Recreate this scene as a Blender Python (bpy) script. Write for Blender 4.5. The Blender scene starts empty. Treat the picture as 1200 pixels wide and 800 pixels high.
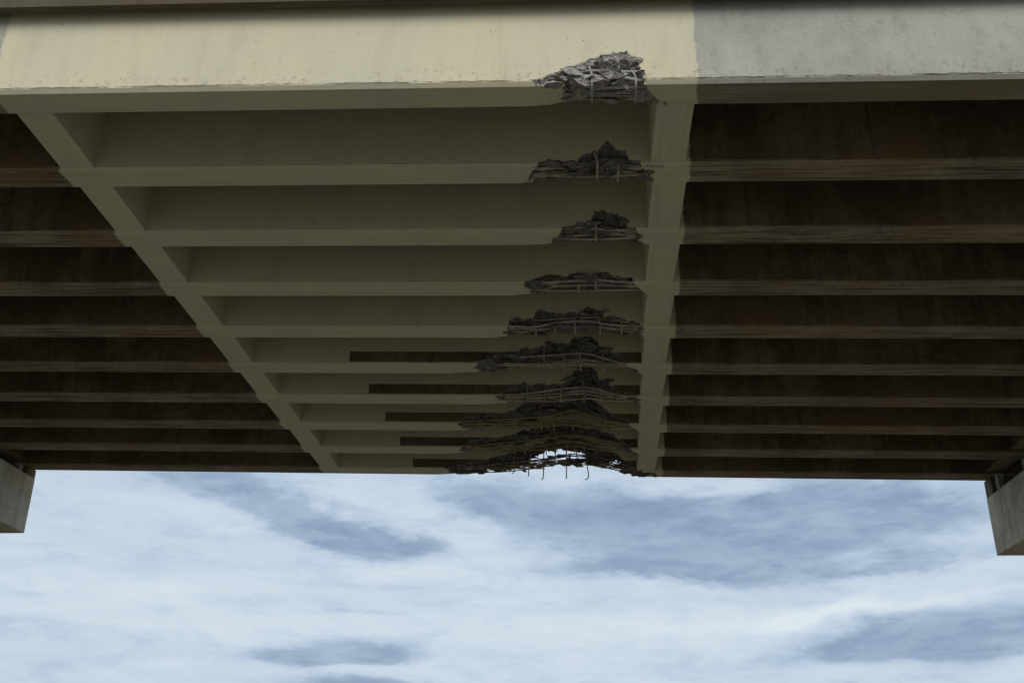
import bpy, bmesh, math, random
from mathutils import Vector, Matrix, noise
R = math.radians
S = bpy.context.scene
C = S.collection

# ------------------------------------------------------------------ camera
EYE = 1.7                                   # eye height above the ground
cam = bpy.data.cameras.new('camera'); cam.sensor_width = 36; cam.lens = 36.61
cam.clip_start = .1; cam.clip_end = 20000
co = bpy.data.objects.new('camera', cam); C.objects.link(co)
rt = Vector((.99789087, .06448205, .00747482)); up = Vector((.01971274, -.41073125, .91154333)); fw = Vector((-.06184832, .90947342, .41113608))
co.matrix_world = Matrix(((rt.x, up.x, -fw.x, 0), (rt.y, up.y, -fw.y, 0), (rt.z, up.z, -fw.z, EYE), (0, 0, 0, 1)))
S.camera = co
S.view_settings.view_transform = 'Standard'; S.view_settings.look = 'None'
S.view_settings.exposure = 0; S.view_settings.gamma = 1

# ------------------------------------------------------------------ node helpers
class NT:
    def __init__(s, tree): s.t = tree
    def n(s, kind, **kw):
        nd = s.t.nodes.new(kind)
        for k, v in kw.items(): setattr(nd, k, v)
        return nd
    def put(s, sock, v):
        if v is None: return
        if hasattr(v, 'is_output') or isinstance(v, bpy.types.NodeSocket): s.t.links.new(v, sock)
        else: sock.default_value = v
    def m(s, op, a, b=None, c=None, clamp=False):
        nd = s.n('ShaderNodeMath', operation=op, use_clamp=clamp)
        s.put(nd.inputs[0], a); s.put(nd.inputs[1], b); s.put(nd.inputs[2], c)
        return nd.outputs[0]
    def add(s, a, b): return s.m('ADD', a, b)
    def sub(s, a, b): return s.m('SUBTRACT', a, b)
    def mul(s, a, b, clamp=False): return s.m('MULTIPLY', a, b, clamp=clamp)
    def ss(s, v, lo, hi, a=0., b=1.):
        nd = s.n('ShaderNodeMapRange', interpolation_type='SMOOTHSTEP')
        s.put(nd.inputs[0], v); s.put(nd.inputs[1], lo); s.put(nd.inputs[2], hi); s.put(nd.inputs[3], a); s.put(nd.inputs[4], b)
        return nd.outputs[0]
    def sep(s, v):
        nd = s.n('ShaderNodeSeparateXYZ'); s.put(nd.inputs[0], v); return nd.outputs
    def comb(s, x, y, z):
        nd = s.n('ShaderNodeCombineXYZ')
        for i, v in enumerate((x, y, z)): s.put(nd.inputs[i], v)
        return nd.outputs[0]
    def mapv(s, v, sc, loc=(0, 0, 0)):
        nd = s.n('ShaderNodeMapping'); s.put(nd.inputs[0], v); nd.inputs['Scale'].default_value = sc; nd.inputs['Location'].default_value = loc
        return nd.outputs[0]
    def noise(s, v, scale, detail=4, rough=.55, dist=0.):
        nd = s.n('ShaderNodeTexNoise'); s.put(nd.inputs['Vector'], v); nd.inputs['Scale'].default_value = scale
        nd.inputs['Detail'].default_value = detail; nd.inputs['Roughness'].default_value = rough; nd.inputs['Distortion'].default_value = dist
        return nd.outputs[0]
    def voro(s, v, scale, feature='F1'):
        nd = s.n('ShaderNodeTexVoronoi', feature=feature); s.put(nd.inputs['Vector'], v); nd.inputs['Scale'].default_value = scale
        return nd.outputs
    def mix(s, f, a, b, blend='MIX'):
        nd = s.n('ShaderNodeMix', data_type='RGBA', blend_type=blend)
        s.put(nd.inputs[0], f); s.put(nd.inputs[6], a if not isinstance(a, tuple) else (*a, 1)); s.put(nd.inputs[7], b if not isinstance(b, tuple) else (*b, 1))
        return nd.outputs[2]

# ------------------------------------------------------------------ sky and sun
SUN_EL, SUN_AZ = R(33), R(188)              # azimuth clockwise from +Y: behind the camera
W = bpy.data.worlds.new('World'); S.world = W; W.use_nodes = True
def build_sky():
    W.node_tree.nodes.clear(); q = NT(W.node_tree)
    sky = q.n('ShaderNodeTexSky', sky_type='NISHITA', sun_disc=False, sun_elevation=SUN_EL, sun_rotation=SUN_AZ)
    sky.air_density = 1.2; sky.dust_density = 1.5
    d = q.n('ShaderNodeTexCoord').outputs['Generated']
    x, y, z = q.sep(d)
    az = q.mul(q.m('ARCTAN2', x, y), 57.2958); el = q.mul(q.m('ARCSINE', z), 57.2958)
    zz = q.add(q.m('MAXIMUM', z, 0.), .10)
    P = q.comb(q.m('DIVIDE', x, zz), q.m('DIVIDE', y, zz), 0.)          # the cloud sheet seen in perspective
    big = q.noise(q.mapv(P, (.55, .5, 1), (3.1, 1.7, 0)), 1., 6, .58, .4)
    fine = q.noise(q.mapv(P, (1.4, 1.1, 1), (7.2, 2.2, 4)), 2.0, 9, .66, .6)
    lay = q.comb(q.mul(az, .08), q.mul(el, .21), 0.)                   # layered: far sheets lie flat along the horizon
    edge = q.noise(q.mapv(lay, (1, 1, 1), (1.3, 4.1, 2)), 1.9, 10, .62, .35)
    body = q.noise(q.mapv(lay, (1, 1, 1), (8.3, 2.1, 6)), 2.7, 9, .6, .5)
    wisp = q.noise(q.mapv(lay, (.6, 1.5, 1), (2.3, 7.1, 9)), 2.2, 9, .62, .9)
    w1 = q.sub(q.noise(q.mapv(lay, (1, 1, 1), (0, 0, 3)), 2., 7, .62), .5)
    w2 = q.sub(q.noise(q.mapv(lay, (1, 1, 1), (5, 5, 8)), 2., 7, .62), .5)
    def cloud(ca, ce, ra, re, rot, flat=1.):
        k = .55 if ce < 9 else 1.
        aw = q.add(az, q.mul(w1, 7. * k)); ew = q.add(el, q.mul(w2, 2.6 * k))
        c, s_ = math.cos(R(rot)), math.sin(R(rot))
        da = q.sub(aw, ca); de = q.sub(ew, ce)
        u = q.mul(q.add(q.mul(da, c), q.mul(de, s_)), 1 / ra)
        v = q.sub(q.mul(de, c), q.mul(da, s_))
        v = q.add(q.mul(q.m('MAXIMUM', v, 0.), 1 / re), q.mul(q.m('MINIMUM', v, 0.), flat / re))
        r2 = q.add(q.mul(u, u), q.mul(v, v))
        return q.m('EXPONENT', q.mul(r2, -1.))
    def total(L):
        s_ = None
        for ca, ce, ra, re, rot, fl, k in L:
            g = q.mul(cloud(ca, ce, ra, re, rot, fl), k); s_ = g if s_ is None else q.add(s_, g)
        return s_
    grey = total(((-17.5, 14.9, 5.5, 1.2, -14, 1.2, .65), (-13.2, 13.3, 4.8, 1.15, -18, 1.3, .75), (-8.5, 12.7, 2.6, .5, -8, 1.3, .35),
                  (-5.5, 16., 5., .9, -8, 1.2, .5), (1., 14.6, 7.5, 1.7, -8, 1.4, .9), (8.2, 13.2, 7., 1.9, -4, 1.6, 1.05), (4.5, 11.7, 7., 1.2, -4, 2., 1.), (15., 14.4, 8., 1.8, 0, 1.2, .75), (16.5, 11.5, 4.5, .6, 6, 1.5, .5),
                  (17.6, 7.5, 6.8, 1.4, 1, 2.8, 1.75), (-13.0, 7.2, 4.2, .8, 0, 2.6, 1.45), (-10., 5.9, 5.5, .5, 0, 1.8, 1.1), (-29.5, 8.3, 3.4, .5, 0, 1.4, .5), (-12.5, 9.7, 2.6, .35, 0, 1.5, .45), (10., 5.6, 5.5, .45, 0, 1.6, .6), (-24, 16, 6., 1.5, 0, 1.2, .25)))
    lit = total(((13.4, 9.45, 5.5, .42, 4, 1., .8), (-21.5, 10.4, 8., .7, 5, 1., .3), (1.5, 8.8, 9., 1.2, 0, 1., .4), (-9, 11.6, 5., .5, 0, 1., .3), (-18, 8.6, 9., 1.2, 0, 1., .2)))
    fld = q.add(grey, q.add(q.mul(q.sub(edge, .5), 1.7), q.mul(q.sub(big, .5), .35)))
    mask = q.add(q.mul(q.ss(fld, .06, .82), .9), q.mul(q.ss(q.noise(q.mapv(lay, (1, 1.3, 1), (4.4, 6.1, 5)), 3.2, 10, .64, .5), .47, .66), .24))
    inner = q.add(.76, q.mul(q.sub(body, .5), 1.0))
    t = q.add(.685, q.add(q.mul(q.sub(wisp, .5), .36), q.mul(q.sub(fine, .5), .22)))
    t = q.add(t, q.mul(lit, .38))
    t = q.sub(t, q.mul(mask, q.mul(inner, .57)))
    rmp = q.n('ShaderNodeValToRGB'); q.put(rmp.inputs[0], t)
    e = rmp.color_ramp.elements
    e[0].position = 0.; e[0].color = (.225, .30, .43, 1)
    e[1].position = 1.; e[1].color = (.75, .825, .87, 1)
    for p, c in ((.22, (.285, .375, .52, 1)), (.48, (.45, .56, .705, 1)), (.72, (.60, .70, .80, 1))):
        k = e.new(p); k.color = c
    cl = q.n('ShaderNodeVectorMath', operation='SCALE'); q.put(cl.inputs[0], rmp.outputs[0]); cl.inputs['Scale'].default_value = 10.
    gaps = q.ss(fine, .60, .78, .97, .82)                               # a little open sky between the clouds
    col = q.mix(gaps, sky.outputs[0], cl.outputs[0])
    bg = q.n('ShaderNodeBackground'); q.put(bg.inputs[0], col); bg.inputs[1].default_value = .1
    out = q.n('ShaderNodeOutputWorld'); q.t.links.new(bg.outputs[0], out.inputs[0])
build_sky()
sl = bpy.data.lights.new('sun', 'SUN'); sl.energy = 1.95; sl.angle = R(38); sl.color = (1., .95, .86)
so = bpy.data.objects.new('sun', sl); C.objects.link(so)
so.rotation_euler = (Vector((math.sin(SUN_AZ) * math.cos(SUN_EL), math.cos(SUN_AZ) * math.cos(SUN_EL), math.sin(SUN_EL)))).to_track_quat('Z', 'Y').to_euler()

# ------------------------------------------------------------------ the bridge's own grid
Z0 = EYE + 7.0            # soffit level at X = 0
GRADE, SKEW = -.024, .0306
D0, DD = 9.296, 1.5253    # rear soffit edge of the first girder, girder spacing
HT = 1.205
def yrear(i): return D0 + (i - 1) * DD
def yfront(i): return yrear(i) - .375
def wz(x, h): return Z0 + GRADE * x + h

# ------------------------------------------------------------------ materials
def material(name):
    m = bpy.data.materials.new(name); m.use_nodes = True
    m.node_tree.nodes.clear(); q = NT(m.node_tree)
    b = q.n('ShaderNodeBsdfPrincipled'); o = q.n('ShaderNodeOutputMaterial')
    q.t.links.new(b.outputs[0], o.inputs[0])
    return m, q, b
def bump(q, b, h, strength, dist):
    nd = q.n('ShaderNodeBump'); nd.inputs['Strength'].default_value = strength; nd.inputs['Distance'].default_value = dist
    q.put(nd.inputs['Height'], h); q.t.links.new(nd.outputs[0], b.inputs['Normal'])

def concrete(name, base, dark, paint=True, strip=False, painted_all=False, stain=1., web_shade=0., belly=None, along=(.55, 26, 26), paint_col=(.585, .54, .382)):
    m, q, b = material(name)
    g = q.n('ShaderNodeNewGeometry'); pos = g.outputs['Position']; px, py, pz = q.sep(pos)
    nx, ny, nz = q.sep(g.outputs['True Normal'])
    h = q.sub(q.sub(pz, Z0), q.mul(px, GRADE))
    cloudy = q.noise(pos, 1.1, 5, .6)
    grain = q.noise(pos, 34, 4, .65)
    streak = q.noise(q.mapv(pos, (5., 5., .35)), 1., 5, .65, .3)        # rain runs down the webs
    board = q.noise(q.mapv(pos, along), 1., 4, .6)              # form board lines along the beam
    under = q.ss(nz, -.5, -.8)
    upface = q.ss(q.m('ABSOLUTE', nz), .6, .3)
    f = q.add(q.mul(q.ss(cloudy, .3, .7), .45), q.mul(q.ss(grain, .25, .75), .2))
    f = q.add(f, q.mul(q.mul(q.ss(streak,   .42, .75), upface), .36 * stain))
    f = q.add(f, q.mul(q.mul(q.ss(board, .46, .62), under), .65 * stain))
    f = q.add(f, q.mul(upface, web_shade))                                   # shade painted into the colour of the upright faces
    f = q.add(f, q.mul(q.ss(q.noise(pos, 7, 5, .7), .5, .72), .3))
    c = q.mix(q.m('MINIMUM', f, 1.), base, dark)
    if belly: c = q.mix(q.mul(q.ss(nz, -.85, -.95), q.ss(q.noise(q.mapv(pos, (.8, 9, 9)), 1., 5, .65), .25, .6, .55, 1.)), c, belly)      # damp grime along the underside
    crackline = q.ss(q.noise(q.mapv(pos, (7., 7., .12)), 1., 4, .6, .2), .66, .73)
    c = q.mix(q.mul(q.mul(crackline, upface), .5), c, tuple(v * .4 for v in dark))
    tint = q.noise(pos, .55, 3, .5)
    c = q.mix(q.ss(tint, .48, .68, 0., .35 * stain), c, tuple(v * k for v, k in zip(base, (.85, .66, .45))))
    spots = q.ss(q.noise(pos, 3.3, 6, .7), .62, .72, 0., .5 * stain)
    c = q.mix(spots, c, tuple(v * .45 for v in dark))
    # air bubble pits
    v1 = q.voro(pos, 7.); v2 = q.voro(pos, 19.)
    gate = q.ss(q.noise(pos, 1.7, 3, .6), .42, .62)
    pit = q.m('MAXIMUM', q.mul(q.ss(v1[0], .07, .03), q.ss(q.sep(v1[1])[0], .6, .65)), q.mul(q.ss(v2[0], .16, .07), q.mul(q.mul(gate, upface), q.ss(q.sep(v2[1])[1], .6, .66))))
    low = q.mul(q.ss(q.noise(q.mapv(pos, (9, 9, 7)), 2., 6, .75),   .565, .665), q.mul(upface, q.ss(h, .36, .06)))   # rough patches near the form edge
    pit = q.m('MAXIMUM', pit, q.mul(low, .55))
    pf = None
    if painted_all or paint:
        pc = q.mix(q.ss(cloudy, .3, .7), paint_col, tuple(v * k for v, k in zip(paint_col, (.93, .94, 1.02))))
        run = q.noise(q.mapv(pos, (7, 7, .5)), 1., 5, .65)
        pc = q.mix(q.mul(q.ss(run, .48, .72), .22), pc, tuple(v * .72 for v in paint_col))
        pc = q.mix(q.mul(q.mul(q.ss(board, .48, .64), under), .42), pc, tuple(v * .72 for v in paint_col))
        pc = q.mix(q.ss(q.noise(q.mapv(pos, (1, 1, .35)), 2.6, 6, .7), .5, .72, 0., .4), pc, tuple(v * k for v, k in zip(paint_col, (.78, .77, .76))))
        if painted_all: pf = 1.
        else:
            wob = q.add(q.mul(q.sub(q.noise(pos, 5., 5, .7), .5), .10), q.mul(q.sub(q.noise(pos, 40., 2, .5), .5), .04))
            xs = q.add(px, wob); dy = q.sub(py, 9.2)
            pf = q.mul(q.ss(q.sub(xs, q.mul(dy, .0306)), -6.38, -6.35), q.ss(q.sub(xs, q.mul(dy, .040)), 1.35, 1.32))
            if strip:
                w2_ = q.mul(q.sub(q.noise(pos, 22., 3, .6), .5), .03)
                u = q.sub(q.add(px, w2_), q.mul(q.sub(py, 16.55), .0306)); hh = q.add(h, w2_)
                sm = q.mul(q.mul(q.ss(u, -3.99, -3.97), q.ss(u, 1.12, 1.10)), q.mul(q.ss(hh, .045, .055), q.ss(hh, .262, .250)))
                sm = q.mul(sm, q.ss(ny, -.5, -.8))
                pf = q.mul(pf, q.sub(1., sm))
        if pf != 1.: pf = q.mul(pf, q.ss(ny, .8, .5))               # unseen rear faces kept bare to dim the light bounced on the webs
        c = q.mix(pf, c, pc)
    c = q.mix(q.mul(pit, .75), c, (.10, .085, .06))
    q.put(b.inputs['Base Color'], c)
    b.inputs['Roughness'].default_value = .88; b.inputs['Specular IOR Level'].default_value = .25
    hh = q.add(q.mul(grain, .5), q.add(q.mul(pit, -1.2), q.add(q.mul(board, .35), q.mul(cloudy, .6))))
    bump(q, b, hh, .55, .012)
    return m

M = {}
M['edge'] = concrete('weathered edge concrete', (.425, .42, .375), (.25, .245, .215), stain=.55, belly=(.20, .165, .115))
M['inner'] = concrete('dirty shaded concrete with paint', (.33, .28, .205), (.088, .068, .044), web_shade=.5)
M['strip'] = concrete('dirty shaded concrete with paint left off in a band', (.33, .28, .205), (.088, .068, .044), web_shade=.5, strip=True)
M['paint'] = concrete('cream paint on concrete', (.3, .3, .27), (.2, .2, .18), painted_all=True, along=(26, .55, 26))
M['bare'] = concrete('bare dirty shaded concrete', (.33, .28, .205), (.088, .068, .044), web_shade=.5, paint=False)
M['pier'] = concrete('pier concrete', (.66, .62, .51), (.25, .23, .185), paint=False, stain=1.)
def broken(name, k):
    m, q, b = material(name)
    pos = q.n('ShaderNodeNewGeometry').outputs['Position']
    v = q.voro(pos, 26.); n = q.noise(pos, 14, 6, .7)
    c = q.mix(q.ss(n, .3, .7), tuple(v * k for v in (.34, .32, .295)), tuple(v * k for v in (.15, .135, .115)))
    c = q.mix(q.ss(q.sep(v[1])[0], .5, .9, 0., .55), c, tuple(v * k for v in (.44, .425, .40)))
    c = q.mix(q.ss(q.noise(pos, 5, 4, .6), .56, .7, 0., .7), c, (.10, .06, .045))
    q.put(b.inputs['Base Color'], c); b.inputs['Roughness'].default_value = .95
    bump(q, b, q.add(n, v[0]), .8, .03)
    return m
M['broken'] = broken('shade-toned broken concrete', .55); M['broken_lit'] = broken('daylight-toned broken concrete', 1.)  # same concrete twice: darkened copy for shaded girders, lighter for the daylit one
def steel(name, a, r):
    m, q, b = material(name)
    pos = q.n('ShaderNodeNewGeometry').outputs['Position']
    n = q.noise(pos, 9, 5, .65)
    q.put(b.inputs['Base Color'], q.mix(q.ss(n, .42, .62), a, r)); b.inputs['Roughness'].default_value = .75
    b.inputs['Metallic'].default_value = .0
    rib = q.n('ShaderNodeTexWave'); q.put(rib.inputs['Vector'], pos); rib.inputs['Scale'].default_value = 20
    bump(q, b, q.add(rib.outputs[1], n), .5, .006)
    return m
M['bar'] = steel('dusty reinforcing steel', (.44, .405, .36), (.29, .225, .18))
M['dusty'] = steel('reinforcing steel caked with concrete dust', (.36, .345, .325), (.27, .245, .22))
M['rusty'] = steel('rusty reinforcing steel', (.33, .27, .16), (.21, .125, .06))
M['bearing'] = steel('bearing metal', (.34, .33, .30), (.2, .17, .13))
def dirt():
    m, q, b = material('packed gravel ground')
    pos = q.n('ShaderNodeNewGeometry').outputs['Position']
    n = q.noise(pos, .25, 6, .6); f = q.noise(pos, 18, 4, .7)
    c = q.mix(q.ss(n, .3, .7), (.20, .18, .135), (.15, .13, .095)); c = q.mix(q.ss(f, .4, .7, 0., .5), c, (.24, .22, .18))
    q.put(b.inputs['Base Color'], c); b.inputs['Roughness'].default_value = .95
    bump(q, b, f, .6, .03)
    return m
M['ground'] = dirt()
M['deck'] = concrete('darkened deck concrete', (.11, .095, .07), (.06, .05, .035), paint=False)  # deck underside darkened so less light bounces onto the webs

DAMAGE = {
    1: dict(top=[(-0.43, 0.029), (-0.321, 0.077), (-0.217, 0.149), (-0.075, 0.202), (0.043, 0.228), (0.18, 0.304), (0.272, 0.336), (0.355, 0.38), (0.4, 0.368), (0.483, 0.411), (0.56, 0.426), (0.622, 0.389), (0.709, 0.304), (0.723, 0.18), (0.743, 0.068), (0.821, 0.0), (0.884, 0.0), (0.952, 0.0)],
       low=[(-0.56, 0.0), (-0.373, 0.007), (-0.205, 0.049), (-0.028, 0.098), (0.186, 0.111), (0.649, 0.103), (0.785, 0.066), (0.856, 0.0)],
       bars=[(0.06, [(-0.178, 0.1), (0.022, 0.124), (0.186, 0.126), (0.456, 0.115), (0.725, 0.071)]), (0.06, [(-0.013, 0.175), (0.187, 0.2), (0.369, 0.201), (0.621, 0.174)]), (0.15, [(-0.134, 0.102), (0.184, 0.062), (0.637, 0.042), (0.86, -0.018)]), (0.255, [(-0.018, 0.068), (0.276, 0.046), (0.732, 0.026)]), (0.315, [(-0.0, 0.057), (0.276, 0.041), (0.734, 0.021)])],
       ties=[(0.188, 0.226, -0.208), (0.348, 0.291, 0.021), (0.513, 0.22, 0.029), (0.646, 0.149, -0.216)]),
    2: dict(top=[(-0.61, 0.0), (-0.442, 0.0), (-0.396, 0.004), (-0.183, 0.017), (-0.091, 0.061), (0.061, 0.071), (0.073, 0.156), (0.186, 0.203), (0.292, 0.183), (0.372, 0.311), (0.449, 0.346), (0.523, 0.26), (0.628, 0.222), (0.663, 0.088), (0.77, 0.002), (0.889, 0.0), (0.976, 0.0)],
       low=[(-0.752, 0.0), (-0.647, 0.0), (-0.521, 0.033), (-0.437, 0.094), (0.085, 0.101), (0.708, 0.081), (0.882, 0.043), (0.991, 0.0)],
       bars=[(0.15, [(-0.469, 0.032), (-0.171, 0.053), (0.086, 0.08), (0.292, 0.115), (0.547, 0.112), (0.748, 0.03), (0.897, -0.044)]), (0.285, [(-0.434, 0.047), (-0.122, 0.056), (0.189, 0.071), (0.447, 0.087), (0.704, 0.071), (0.906, -0.004)]), (0.315, [(-0.373, 0.029), (0.188, 0.017), (0.703, 0.012)])],
       ties=[(0.256, 0.162, -0.199), (0.569, 0.109, -0.238)]),
    3: dict(top=[(-0.356, 0.0), (-0.153, 0.004), (-0.067, 0.075), (0.036, 0.147), (0.204, 0.093), (0.276, 0.27), (0.379, 0.328), (0.581, 0.267), (0.667, 0.168), (0.699, 0.103), (0.791, 0.024), (0.883, 0.0)],
       low=[(-0.676, 0.0), (-0.386, 0.011), (-0.212, 0.077), (-0.038, 0.102), (0.655, 0.125), (0.768, 0.071), (0.926, 0.005), (1.016, 0.0)],
       bars=[(0.09, [(-0.262, 0.044), (0.022, 0.082), (0.305, 0.074), (0.587, 0.052), (0.731, -0.027)]), (0.24, [(-0.151, 0.052), (0.192, 0.063), (0.444, 0.081), (0.738, 0.007)]), (0.315, [(-0.107, 0.042), (0.307, 0.033), (0.707, 0.037)])],
       ties=[(0.284, 0.123, -0.162)]),
    4: dict(top=[(-0.713, 0.052), (-0.519, 0.136), (-0.362, 0.163), (-0.051, 0.177), (0.248, 0.176), (0.324, 0.246), (0.582, 0.154), (0.802, 0.09), (0.927, 0.0), (1.005, 0.0)],
       low=[(-0.949, 0.0), (-0.592, 0.06), (-0.247, 0.117), (0.198, 0.124), (0.855, 0.101), (1.04, 0.009), (1.139, 0.0)],
       bars=[(0.06, [(-0.428, 0.026), (0.072, 0.074), (0.321, 0.095), (0.568, 0.066), (0.874, -0.032)]), (0.195, [(-0.433, 0.025), (0.197, 0.081), (0.51, 0.087), (0.844, 0.009)]), (0.315, [(-0.627, 0.066), (-0.183, 0.044), (0.322, 0.043), (0.887, 0.035)])],
       ties=[(0.323, 0.177, -0.047), (0.045, -0.032, -0.171)]),
    5: dict(top=[(-1.092, 0.096), (-1.024, 0.156), (-0.669, 0.217), (-0.648, 0.339), (-0.258, 0.301), (0.041, 0.278), (0.193, 0.384), (0.368, 0.293), (0.555, 0.202), (0.732, 0.24), (0.837, 0.158), (1.022, 0.083), (1.099, 0.0)],
       low=[(-1.326, 0.0), (-1.062, 0.065), (-0.686, 0.104), (0.064, 0.121), (0.89, 0.091), (1.038, 0.016), (1.132, 0.0)],
       bars=[(0.06, [(-1.055, 0.003), (-0.617, 0.049), (-0.275, 0.117), (0.066, 0.148), (0.337, 0.125), (0.607, 0.081), (1.047, -0.038)]), (0.06, [(-0.617, 0.155), (0.067, 0.201), (0.475, 0.193), (1.011, 0.066)]), (0.15, [(-1.033, -0.0), (-0.484, 0.046), (-0.072, 0.099), (0.201, 0.122), (0.608, 0.047), (1.011, -0.027)])],
       ties=[(0.014, 0.262, -0.069), (0.351, 0.141, -0.113), (-0.643, 0.08, -0.085), (-0.315, 0.141, -0.055), (0.689, 0.142, -0.083)]),
    6: dict(top=[(-1.716, 0.03), (-1.495, 0.16), (-1.272, 0.225), (-0.886, 0.34), (-0.55, 0.406), (-0.151, 0.407), (-0.038, 0.538), (0.274, 0.53), (0.41, 0.376), (0.548, 0.328), (0.751, 0.232), (0.803, 0.072), (1.004, 0.0)],
       low=[(-2.206, 0.007), (-1.676, 0.058), (-1.298, 0.125), (-0.996, 0.159), (-0.392, 0.26), (0.21, 0.279), (0.761, 0.216), (0.876, 0.102), (1.125, 0.006)],
       bars=[(0.06, [(-1.053, 0.171), (-0.533, 0.205), (0.075, 0.249), (0.266, 0.224), (0.456, 0.16), (0.832, 0.002)]), (0.06, [(-1.126, -0.007), (-0.386, 0.045), (0.058, 0.119), (0.278, 0.111), (0.453, 0.064), (0.831, -0.03)]), (0.15, [(-1.506, 0.078), (-0.953, 0.048), (-0.388, 0.026), (0.057, 0.085), (0.352, 0.07), (0.834, -0.024)])],
       ties=[(-0.56, 0.37, -0.033), (-0.25, 0.242, -0.079), (0.092, 0.34, -0.03), (0.444, 0.276, -0.124)]),
    7: dict(top=[(-1.54, 0.022), (-1.413, 0.091), (-1.254, 0.195), (-0.998, 0.299), (-0.583, 0.25), (-0.296, 0.303), (-0.135, 0.373), (-0.037, 0.546), (0.156, 0.616), (0.331, 0.565), (0.405, 0.375), (0.687, 0.257), (0.932, 0.071), (1.118, 0.005)],
       low=[(-1.732, 0.0), (-1.31, 0.047), (-0.921, 0.137), (-0.434, 0.209), (0.213, 0.265), (0.694, 0.199), (0.948, 0.114), (1.166, 0.0)],
       bars=[(0.06, [(-1.513, 0.028), (-0.905, 0.1), (-0.426, 0.172), (0.052, 0.226), (0.369, 0.194), (0.683, 0.093), (1.025, -0.023)]), (0.165, [(-1.424, -0.034), (-0.59, 0.058), (0.05, 0.147), (0.447, 0.081), (1.03, -0.0)]), (0.315, [(-1.403, -0.011), (-0.515, 0.039), (0.209, 0.104), (0.529, 0.071), (1.006, 0.023)])],
       ties=[(-0.952, 0.208, -0.065), (-0.616, 0.227, -0.097), (-0.28, 0.332, -0.078), (0.087, 0.352, -0.058), (0.449, 0.216, -0.073), (0.746, 0.116, -0.071)]),
    8: dict(top=[(-2.434, 0.022), (-2.213, 0.133), (-1.836, 0.191), (-1.321, 0.322), (-1.047, 0.471), (-0.772, 0.565), (-0.462, 0.567), (-0.223, 0.513), (-0.084, 0.643), (0.224, 0.608), (0.425, 0.444), (0.658, 0.282), (0.972, 0.087), (1.086, 0.0)],
       low=[(-2.738, 0.0), (-2.302, 0.011), (-1.955, 0.161), (-1.345, 0.258), (-0.648, 0.356), (-0.091, 0.435), (0.392, 0.346), (0.87, 0.203), (1.07, 0.059), (1.237, 0.0)],
       bars=[(0.06, [(-2.27, 0.082), (-1.324, 0.144), (-0.638, 0.204), (-0.124, 0.317), (0.216, 0.247), (0.468, 0.14), (1.021, 0.001)]), (0.09, [(-2.357, -0.017), (-1.325, 0.055), (-0.64, 0.07), (-0.162, 0.11), (0.246, 0.059), (1.022, -0.006)]), (0.3, [(-2.293, 0.003), (-1.599, 0.046), (-0.82, 0.061), (-0.216, 0.112), (0.383, 0.044), (0.997, 0.013)])],
       ties=[(-0.773, 0.447, -0.151), (-0.464, 0.505, -0.166), (-0.106, 0.342, -0.127), (0.182, 0.254, -0.089), (-1.117, 0.262, -0.082), (0.521, 0.238, -0.068)]),
    9: dict(top=[(-2.515, 0.009), (-2.336, 0.184), (-1.786, 0.266), (-1.237, 0.406), (-0.87, 0.545), (-0.503, 0.645), (-0.172, 0.706), (0.228, 0.631), (0.497, 0.46), (0.765, 0.328), (0.975, 0.139), (1.202, 0.0)],
       low=[(-2.929, 0.0), (-2.465, 0.057), (-2.187, 0.157), (-1.444, 0.281), (-0.701, 0.464), (-0.181, 0.508), (0.317, 0.434), (0.864, 0.264), (1.131, 0.074), (1.345, 0.0)],
       bars=[(0.06, [(-2.339, 0.069), (-1.057, 0.216), (-0.508, 0.298), (-0.106, 0.34), (0.312, 0.287), (1.084, 0.122)]), (0.06, [(-2.337, -0.027), (-1.422, 0.04), (-0.874, 0.084), (-0.509, 0.164), (-0.108, 0.216), (0.398, 0.115), (1.081, 0.046)]), (0.18, [(-2.442, -0.007), (-1.613, 0.02), (-0.696, 0.058), (-0.111, 0.141), (0.488, 0.051), (1.085, 0.029)])],
       ties=[(-1.384, 0.145, -0.122), (-1.128, 0.186, -0.138), (-0.726, 0.286, -0.21), (-0.506, 0.404, -0.075), (-0.069, 0.369, -0.051), (-0.324, 0.386, -0.016), (0.403, 0.335, -0.028)]),
    10: dict(top=[(-3.073, 0.0), (-2.881, 0.106), (-2.492, 0.191), (-1.909, 0.319), (-1.52, 0.445), (-1.13, 0.551), (-0.739, 0.719), (-0.309, 0.785), (0.234, 0.687), (0.616, 0.508), (0.901, 0.389), (1.181, 0.191), (1.403, 0.034)],
       low=[(-3.318, 0.0), (-2.962, 0.018), (-2.488, 0.085), (-2.133, 0.13), (-1.542, 0.177), (-1.187, 0.243), (-1.069, 0.491), (-0.911, 0.544), (-0.654, 0.629), (-0.317, 0.674), (-0.042, 0.636), (0.231, 0.545), (0.341, 0.239), (0.653, 0.222), (0.737, 0.407), (0.932, 0.409), (0.984, 0.226), (1.193, 0.107), (1.381, 0.0)],
       bars=[(0.06, [(-2.788, 0.024), (-1.522, 0.2), (-0.744, 0.29), (-0.315, 0.396), (0.227, 0.381), (0.802, 0.246), (1.368, 0.032)]), (0.06, [(-2.689, -0.005), (-1.327, 0.142), (-0.55, 0.252), (0.225, 0.3), (0.894, 0.126), (1.366, -0.008)]), (0.06, [(-2.688, -0.035), (-1.715, 0.057), (-0.744, 0.169), (-0.201, 0.245), (0.301, 0.23), (0.892, 0.086), (1.327, -0.028)]), (0.06, [(-2.298, -0.041), (-1.132, 0.063), (-0.357, 0.183), (0.299, 0.15), (0.89, 0.036), (1.327, -0.048)])],
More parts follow.
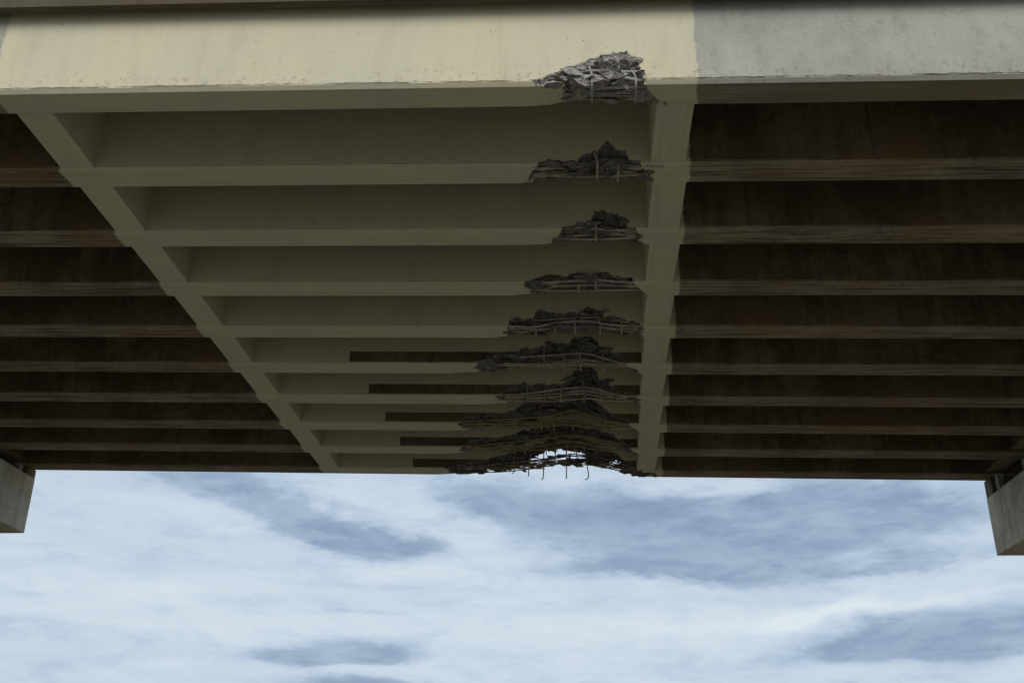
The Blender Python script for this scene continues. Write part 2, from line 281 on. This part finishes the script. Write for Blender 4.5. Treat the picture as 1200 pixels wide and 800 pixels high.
       ties=[(-0.78, 0.565, -0.182), (-0.273, 0.59, -0.156), (0.133, 0.533, -0.171), (-1.092, 0.419, -0.106), (-1.482, 0.313, -0.05), (-0.06, 0.592, 0.106), (-0.507, 0.547, 0.121), (-1.287, 0.356, -0.008)]),
}

# ------------------------------------------------------------------ object helpers
def tag(o, label=None, cat=None, group=None, kind=None):
    for k, v in (('label', label), ('category', cat), ('group', group), ('kind', kind)):
        if v: o[k] = v
    return o
def thing(name, loc, label, cat, group=None):
    o = bpy.data.objects.new(name, None); o.empty_display_size = .3; C.objects.link(o); o.location = loc
    return tag(o, label, cat, group)
def obj(name, verts, faces, m, parent=None, org=None, smooth=False):
    """verts in world metres; stored relative to org (the thing's base)."""
    org = Vector(org) if org is not None else (Vector(parent_loc(parent)) if parent else Vector((0, 0, 0)))
    me = bpy.data.meshes.new(name); me.from_pydata([tuple(Vector(v) - org) for v in verts], [], faces)
    me.materials.append(m)
    if smooth: me.polygons.foreach_set('use_smooth', [True] * len(me.polygons))
    me.update()
    o = bpy.data.objects.new(name, me); C.objects.link(o)
    if parent: o.parent = parent; o.location = org - Vector(parent_loc(parent))
    else: o.location = org
    return o
def parent_loc(p):
    l = Vector((0, 0, 0))
    while p: l = l + p.location; p = p.parent
    return l
def box(x0, x1, y0, y1, z0, z1, V, F, sheared=False, bevel=0.):
    """an upright block, edges along X optionally bevelled; z may follow the deck's grade (z given as height above soffit)."""
    n = len(V); c = bevel
    prof = [(y0 + c, z0), (y1 - c, z0), (y1, z0 + c), (y1, z1 - c), (y1 - c, z1), (y0 + c, z1), (y0, z1 - c), (y0, z0 + c)] if c else [(y0, z0), (y1, z0), (y1, z1), (y0, z1)]
    k = len(prof)
    for x in (x0, x1):
        for y, z in prof: V.append((x, y, wz(x, z) if sheared else z))
    for a in range(k):
        b = (a + 1) % k; F.append((n + a, n + b, n + k + b, n + k + a)[::-1])
    F.append(tuple(range(n, n + k))[::1]); F.append(tuple(range(n + 2 * k - 1, n + k - 1, -1)))
def smooth_path(P, step=.06):
    P = [Vector(p) for p in P]; out = []
    for i in range(len(P) - 1):
        a = P[max(i - 1, 0)]; b = P[i]; c = P[i + 1]; d = P[min(i + 2, len(P) - 1)]
        n = max(2, int((c - b).length / step))
        for k in range(n):
            t = k / n
            out.append(.5 * ((2 * b) + (c - a) * t + (2 * a - 5 * b + 4 * c - d) * t * t + (3 * b - a - 3 * c + d) * t ** 3))
    out.append(P[-1]); return out
def tube(P, r, V, F, sides=7):
    n0 = len(V)
    for i, p in enumerate(P):
        t = (P[min(i + 1, len(P) - 1)] - P[max(i - 1, 0)]).normalized()
        a = t.cross(Vector((0, .6, .8))) if abs(t.dot(Vector((0, .6, .8)))) < .9 else t.cross(Vector((1, 0, 0)))
        a.normalize(); b = t.cross(a)
        for k in range(sides):
            an = 2 * math.pi * k / sides; V.append(p + (a * math.cos(an) + b * math.sin(an)) * r)
    for i in range(len(P) - 1):
        for k in range(sides):
            k2 = (k + 1) % sides; x = n0 + i * sides
            F.append((x + k, x + k2, x + sides + k2, x + sides + k))
    F.append(tuple(n0 + k for k in range(sides))[::-1]); F.append(tuple(n0 + (len(P) - 1) * sides + k for k in range(sides)))
def interp(T, x, out=0.):
    if x <= T[0][0] or x >= T[-1][0]: return out
    for (a, p), (b, q) in zip(T, T[1:]):
        if a <= x <= b: return p + (q - p) * (x - a) / max(b - a, 1e-6)
    return out
def fbm(p, o=4):
    return noise.fractal(Vector(p), .9, 2.1, o)
def chip(p):
    """-.5 .. .5, one flat tilted facet per broken lump"""
    d, pts = noise.voronoi(Vector(p)); c = pts[0]
    a = noise.cell_vector(c * 17.3) - Vector((.5, .5, .5))
    return (noise.cell(c * 9.1 + Vector((3, 1, 7))) - .5) * .9 + (Vector(p) - c).dot(a) * .9
def lump(p):
    d = noise.voronoi(Vector(p))[0]
    return d[1] - d[0]

# ------------------------------------------------------------------ setting: ground
V = [(-6000, -6000, 0), (6000, -6000, 0), (6000, 6000, 0), (-6000, 6000, 0)]
tag(obj('ground', V, [(0, 1, 2, 3)], M['ground']), 'packed gravel ground below the bridge', kind='structure')

# ------------------------------------------------------------------ deck
XL, XR = -26., 22.
V = []; F = []
yF, yB = yfront(1) - .20, yrear(10) + .5
prof = [(yF, 1.02), (yF + .10, 1.02), (yF + .14, 1.2), (yB - .14, 1.2), (yB - .1, 1.02), (yB, 1.02), (yB, 1.46), (yF, 1.46)]
for x in (XL, XR):
    for y, h in prof: V.append((x, y, wz(x, h)))
for a in range(8):
    b = (a + 1) % 8; F.append((a, a + 8, b + 8, b))
F += [(0, 1, 2, 3, 4, 5, 6, 7), (15, 14, 13, 12, 11, 10, 9, 8)]
tag(obj('bridge_deck', V, F, M['deck'], org=(0, 16, wz(0, 1.2))), 'concrete bridge deck slab lying across the tops of all the girders', 'bridge deck', kind='thing')

# ------------------------------------------------------------------ girders
LABEL = {
 1: 'daylit edge girder, cream paint left and bare grey right, jagged bite in its lower edge',
 2: 'second girder behind the daylit one, low torn gap with two pale ties and hooked bar',
 3: 'third girder from the daylit front, with the shortest torn gap, humped on its right side',
 4: 'fourth girder from the daylit front, shallow ragged gap in the lower edge of its paint',
 5: 'fifth girder from the daylit front, last one without an unpainted band, long torn gap',
 6: 'sixth girder from the daylit front, first one with an unpainted dark band beside its gap',
 7: 'seventh girder from the daylit front, second one with an unpainted dark band, arched bared bars',
 8: 'eighth girder from the daylit front, third from the sky, rusty bars and long hanging ties',
 9: 'ninth girder from the daylit front, second from the sky, torn open above the bright hole',
 10: 'rearmost girder against the sky, blown through with a bright hole and hanging bent bars',
}
rnd = random.Random(5)
def girder(i):
    yb, yf = yrear(i), yfront(i); dm = DAMAGE[i]; top, low = dm['top'], dm['low']
    base = Vector((0, (yb + yf) / 2, wz(0, 0)))
    root = thing('concrete_girder', base, LABEL[i], 'girder', 'concrete girders side by side under the bridge deck')
    x0 = min(top[0][0], low[0][0]) - .08; x1 = max(top[-1][0], low[-1][0]) + .08
    hmax = max(h for _, h in top) + .08
    step = .016 if i < 4 else (.022 if i < 7 else .028)
    xs = []; x = XL + .3
    cs = .025 if i == 1 else .25
    while x < x0: xs.append(x); x += cs if -8 < x < 7 else .8
    x = x0
    while x < x1: xs.append(x); x += step
    x = x1
    while x < XR - .3: xs.append(x); x += cs if -8 < x < 7 else .8
    xs.append(XR - .3)
    hs = [HT, .95]
    h = hmax
    while h > .07: hs.append(h); h -= step
    nf = len(hs)
    # kind of section point: ('f', h) front face, ('g', dy, h) groove/chamfer, ('s', y) soffit, ('b', y, h) rear
    sec = [(yf, h) for h in hs] + [(yf, .062), (yf + .004, .053), (yf, .042), (yf + .035, 0)]
    ns = 14 if i < 7 else 12
    sec += [(yf + .035 + (yb - yf - .035) * k / ns, 0) for k in range(1, ns + 1)]
    sec += [(yb + .035, .04), (yb + .035, .12), (yb + .035, .25), (yb + .035, .45), (yb + .035, .7), (yb + .035, HT)]
    n = len(sec); w = yb - yf
    fx = [x for x, h_ in top if h_ > 0]
    bx = [k / 200 * (low[-1][0] - low[0][0]) + low[0][0] for k in range(201)]
    bl = [x for x in bx if interp(low, x) > .055]; bz = [x for x in bx if interp(low, x) > .012]
    sof = [fx[0], fx[-1] + .02, bl[0], bz[-1] + .05]                      # torn part of the underside: front edge from-to, rear edge from-to
    if i == 1: sof = [-.07, .77, -.03, 1.0]
    V = []; flag = []
    amp = 1. if i < 4 else 1.25
    for x in xs:
        inside = x0 < x < x1
        if inside:
            rag = chip((x * 7, i * 7.3, 0)) * (.035 if i > 1 else .02) + fbm((x * 23, i * 3.3, 5), 3) * .008
            zt = interp(top, x)
            if zt > 0: zt = max(zt + rag * min(1, zt / .08), .004)
            lb = interp(low, x)
            if i >= 6: lf = max(lb * .8, min(zt * .7, zt - .05))
            else: lf = max(min(lb * .8, zt * .6), lb * .62 if zt > .004 or lb > .06 else 0)
            if i == 10: lf = min(zt, lb + .02)
            lf = max(lf, 0.)
        for y, h in sec:
            Y, Hh = y, h; fl = False
            if i == 1 and abs(h - .053) < .002:
                Y += max(-.004, .010 + .022 * fbm((x * 2.1, 1.3, 0), 5) + .008 * noise.noise(Vector((x * 19, 0, 7))))
                Hh += .008 * fbm((x * 9, 3, 0), 3)
            if i > 1 and abs(h - .053) < .002: Y += max(.002, .014 + .016 * fbm((x * 1.7, i * 3.1, 0), 3))     # leaky form joint
            if i == 1 and abs(h - .062) < .002: Hh += .012 * fbm((x * 7, 8, 0), 4)
            if inside:
                t = min(max((y - yf) / w, 0), 1)
                ra = chip((y * 9, x * 2, i * 3.)) * .06
                a0, a1 = sof[0] + (sof[2] - sof[0]) * t + ra, sof[1] + (sof[3] - sof[1]) * t + ra
                lift = lf + (lb - lf) * t
                front = y < yf + .036
                if front and h < zt and not (y > yf + .001 and not a0 < x < a1 and h < .001):
                    fl = True
                    k = min(1, max(0, (zt - h) / max(zt, .05) - .12) * 1.6)
                    ledge = (fbm((x * 2.2, h * 21 + i * 3, i * 4.), 3) * .08 if i > 1 else fbm((x * 4, h * 15, 4.), 3) * .06 + chip((x * 5, h * 8, 2.)) * .07)        # splintered in long flat ledges
                    dep = .03 + .15 * k + ledge * (.4 + k) + chip((x * 6, h * 13, i * 9.)) * .04
                    dep = min(max(dep, .016), .26) * min(1, .35 + (zt - h) / .03)
                    Y = y + dep * (1 if y < yf + .03 else .8)
                if a0 < x < a1 and h < (.2 if i < 6 else .95) and (y > yf + .001 or front):
                    li = max(lift + fbm((x * 2.2, y * 17, i * 5.), 3) * .05 + chip((x * 5, y * 11, i * 2.)) * .035, .022, lift * .8)
                    if i == 10: li = max(lift + chip((x * 6, y * 8, 3.)) * .05, .012)
                    if h < li: Hh = li + h * .06; fl = fl or y > yf + .03
                elif lift > .004 and h < lift * t: Hh = lift * t + h * .06          # sound skin sagging up towards the tear
            V.append((x, Y, wz(x, Hh))); flag.append(fl)
    good, bad = [], []
    for a in range(len(xs) - 1):
        for k in range(n - 1):
            f = (a * n + k, a * n + k + 1, (a + 1) * n + k + 1, (a + 1) * n + k)
            (bad if sum(flag[v] for v in f) >= 2 else good).append(f)
        good.append((a * n + n - 1, a * n, (a + 1) * n, (a + 1) * n + n - 1))
    good.append(tuple(range(n))); good.append(tuple((len(xs) - 1) * n + k for k in range(n - 1, -1, -1)))
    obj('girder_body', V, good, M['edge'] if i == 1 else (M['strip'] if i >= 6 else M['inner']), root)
    used = sorted({v for f in bad for v in f}); ix = {v: k for k, v in enumerate(used)}
    BV = [V[v] for v in used]; BF = [tuple(ix[v] for v in f) for f in bad]
    core = obj('broken_core', BV, BF, M['broken_lit'] if i == 1 else M['broken'], root)
    # slivers and shards of concrete still clinging to the torn faces
    RV, RF = [], []
    for _ in range({1: 110, 10: 200}.get(i, 36 if i < 6 else 60)):
        v = Vector(BV[rnd.randrange(len(BV))])
        if i == 10 and _ % 2:                                           # bits still caught in the hanging bars
            P = dm['bars'][rnd.randrange(4)][1]; a_, c_ = P[rnd.randrange(len(P))]
            a_ += rnd.gauss(0, .25); v = Vector((a_, yf + .06 + rnd.uniform(0, .1), wz(a_, interp(P, a_, c_) + rnd.uniform(-.03, .05))))
        L = rnd.choice((.02, .03, .045, .07, .11, .16)) * (1 if i < 6 else 1.35); th = L * rnd.uniform(.12, .35) + .004; dp = L * rnd.uniform(.3, .6)
        k0 = len(RV); rot = Matrix.Rotation(rnd.gauss(0, .16), 3, 'Y') @ Matrix.Rotation(rnd.gauss(0, .35), 3, 'Z') @ Matrix.Rotation(rnd.gauss(0, .5), 3, 'X')
        j = lambda s: rnd.uniform(1 - s, 1 + s)
        pts = [(-L * j(.2), 0, th * .3), (-L * .3, -dp * j(.4), -th * j(.4)), (L * .35 * j(.5), -dp * j(.4), -th * j(.3)), (L * j(.3), 0, -th * .2), (L * .2, dp * .5, th * j(.4)), (-L * .4 * j(.5), dp * .5, th * j(.5)), (-L * .1, -dp * .5 * j(.5), th * j(.4)), (.1 * L, dp * .4, -th)]
        for p in pts: RV.append(v + rot @ Vector(p) + Vector((0, -.012, -.004)))
        for f in ((0, 1, 6), (1, 2, 6), (2, 3, 6), (3, 4, 6), (4, 5, 6), (5, 0, 6), (1, 0, 7), (2, 1, 7), (3, 2, 7), (4, 3, 7), (5, 4, 7), (0, 5, 7)): RF.append(tuple(k0 + a_ for a_ in f))
    tag(obj('rubble', RV, RF, M['broken_lit'] if i == 1 else M['broken'], root), kind='stuff')
    # longitudinal bars
    for k, (off, P) in enumerate(dm['bars']):
        lo = .022 if i < 8 else -.05
        P = [(x, max(h, lo + .01 * k)) for x, h in P]
        P[0] = (P[0][0], max(P[0][1], .05)); P[-1] = (P[-1][0], max(P[-1][1], .05))
        P = [(P[0][0] - .14, P[0][1] + .01)] + P + [(P[-1][0] + .14, P[-1][1] + .01)]     # ends run on into the sound concrete
        pts = [(x, yf + (max(off, .04) - .02) + .006 * math.sin(x * 3 + k), wz(x, h)) for x, h in P]
        TV, TF = [], []
        sp = smooth_path(pts)
        sp = [p + Vector((0, .006 * fbm((p.x * 3, k, i)), (.010 if i < 8 else .022) * fbm((p.x * 3.5, k * 3.1, i * 2.)))) for p in sp]
        tube(sp, ((.019, .015, .017, .013, .012)[k] if i < 10 else .0145), TV, TF)
        obj('rebar', TV, TF, M['rusty'] if i in (8, 9) or (i == 10 and k % 2) else (M['dusty'] if i == 1 else M['bar']), root, smooth=True)
    # more bars deeper in: loose strands, some snapped and drooping
    src = dm['bars']
    for k in range(4 if i < 6 else 6):
        off = .10 + .045 * k + rnd.uniform(-.015, .015); P = src[rnd.randrange(len(src))][1]
        xa, xb = P[0][0] - .1, P[-1][0] + .1; TV, TF = [], []
        snap = k % 3 == 2
        if snap: (xa, xb) = (xa, xa + (xb - xa) * rnd.uniform(.35, .6)) if rnd.random() < .5 else (xb, xb - (xb - xa) * rnd.uniform(.35, .6))
        dh = rnd.uniform(.0, .10 if i < 6 else .16); pts = []
        for j_ in range(9):
            x = xa + (xb - xa) * j_ / 8; q = j_ / 8
            hh = interp([(a, max(c, .03)) for a, c in P], x, .05) + dh * math.sin(q * math.pi if not snap else q * 1.5) + .008 * rnd.uniform(-1, 1)
            if snap and q > .7: hh -= (q - .7) * rnd.uniform(.05, .22)
            pts.append((x, yf + min(off, .33) + .01 * rnd.uniform(-1, 1), wz(x, max(hh, .02 if i < 8 else -.06))))
        tube(smooth_path(pts), rnd.choice((.008, .010, .013, .016)), TV, TF, 6)
        obj('rebar', TV, TF, M['rusty'] if i >= 8 and k % 2 else M['bar'], root, smooth=True)
    # ties: front leg, then under the bars towards the rear
    for k, (x, h0, h1) in enumerate(dm['ties']):
        y = yf + .032; TV, TF = [], []
        h0 += .03
        lean = .035 * math.sin(k * 2.3 + i)
        pts = [(x, y + .05, wz(x, h0 + .04)), (x, y, wz(x, h0)), (x + lean, y + .004, wz(x, (h0 + max(h1, .02)) / 2))]
        if i == 10 or h1 > -.02:
            pts.append((x + lean * 1.5 + (.03 if k % 3 == 2 else 0), y + .01, wz(x, h1 + .05)))
            pts.append((x + lean * 1.5 - (.05 if k % 2 == 0 else 0.01), y + .03, wz(x, h1)))
        else:
            pts += [(x + lean, y + .01, wz(x, .03)), (x + lean, y + .06, wz(x, -.005)), (x + lean, y + .06 + min(.26, -h1), wz(x, -.012)), (x + lean, yb - .03, wz(x, .05))]
        tube(smooth_path(pts, .04), .0125 + .002 * math.sin(k * 4. + i) if i < 10 else .0125, TV, TF, 6)
        obj('stirrup', TV, TF, M['rusty'] if i in (8, 9) else (M['dusty'] if i == 1 else M['bar']), root, smooth=True)
    if i == 2:
        TV, TF = [], []
        tube(smooth_path([(.78, yf + .10, wz(.78, .02)), (.88, yf + .02, wz(.88, -.01)), (1.0, yf - .03, wz(1., -.05)), (1.06, yf - .04, wz(1.06, -.06))]), .012, TV, TF, 6)
        obj('bent_bar', TV, TF, M['bar'], root, smooth=True)
    return root
for i in range(1, 11): girder(i)

# ------------------------------------------------------------------ cross beams: two painted rows in mid span, one bare row over each pier
def cross_row(name, label, xa, xb, h0, m, skew=SKEW):
    ym = (yfront(1) + yrear(10)) / 2
    root = thing(name, (xa + skew * (ym - D0), ym, wz(xa, h0)), label, 'cross brace', 'rows of cross braces between the girders')
    for i in range(1, 10):
        ya, yb = yrear(i) + .03, yfront(i + 1) + .005
        dx = skew * ((ya + yb) / 2 - .75 - D0)
        V, F = [], []
        box(xa + dx, xb + dx, ya, yb, h0, HT - .003, V, F, sheared=True)
        obj('brace_block', V, F, m, root)
    return root
cross_row('cross_brace', 'cream painted row of cross braces slanting down the left side of the painted bay', -6.302, -5.878, .040, M['paint'])
cross_row('cross_brace', 'cream painted row of cross braces right of the torn gaps, nearly straight down', .925, 1.331, .040, M['paint'])
cross_row('cross_brace', 'bare dark row of cross braces above the pier cap at the left edge', -13.35, -12.95, .10, M['bare'], 0)
cross_row('cross_brace', 'bare dark row of cross braces above the pier cap at the right edge', 8.9, 9.3, .10, M['bare'], 0)

# ------------------------------------------------------------------ piers
def pier(label, xf, sgn, zb, zt, z_ped):
    """xf: face looking into the span; sgn: direction away from the span."""
    ye = 23.12
    root = thing('bridge_pier', (xf + sgn * .65, 16., 0), label, 'bridge pier', 'concrete piers carrying the girders')
    xa, xb = sorted((xf, xf + sgn * 1.3))
    bm = bmesh.new()
    V, F = [], []; box(xa, xb, 8.6, ye, zb, zt, V, F)
    vs = [bm.verts.new(v) for v in V]; [bm.faces.new([vs[k] for k in f]) for f in F]
    bmesh.ops.bevel(bm, geom=bm.edges[:], offset=.022, segments=2, affect='EDGES', profile=.5)
    bmesh.ops.recalc_face_normals(bm, faces=bm.faces)
    bm.verts.index_update()
    obj('pier_cap', [v.co.copy() for v in bm.verts], [tuple(v.index for v in f.verts) for f in bm.faces], M['pier'], root); bm.free()
    for yc in (10.5, 15.2, 19.9):
        V, F = [], []
        for z in (-.3, zb + .01):
            for k in range(28):
                a = 2 * math.pi * k / 28; V.append((xf + sgn * .65 + .5 * math.cos(a), yc + .5 * math.sin(a), z))
        for k in range(28):
            k2 = (k + 1) % 28; F.append((k, k2, 28 + k2, 28 + k))
        obj('column', V, F, M['pier'], root, smooth=True)
    xm = xf + sgn * .3
    V, F = [], []
    a, b_ = sorted((xf + sgn * .012, xf + sgn * .75))
    box(a, b_, 22.72, ye - .012, zt - .01, wz(xm, 0) - .004, V, F)
    obj('end_block', V, F, M['bare'], root)
    for i in range(1, 11):
        yc = (yfront(i) + yrear(i)) / 2 + .02
        V, F = [], []
        a, b_ = sorted((xf + sgn * .22, xf + sgn * .62))
        if i < 10: box(a, b_, yc - .15, yc + .15, zt - .01, wz((a + b_) / 2, .002), V, F); obj('bearing', V, F, M['bearing'], root)
    V, F = [], []
    a, b_ = sorted((xf + sgn * .05, xf + sgn * .17))
    box(a, b_, 22.42, 22.56, zt - .01, wz(a, 0) - .01, V, F, bevel=.01); obj('anchor_post', V, F, M['bearing'], root)
    return root
pier('concrete pier cap at the left edge of view, end against the sky', -12.9, -1, EYE + 5.81, EYE + 7.12, 0)
pier('concrete pier cap at the right edge of view, light post under the last girder', 9.0, 1, EYE + 5.13, EYE + 6.40, 0)
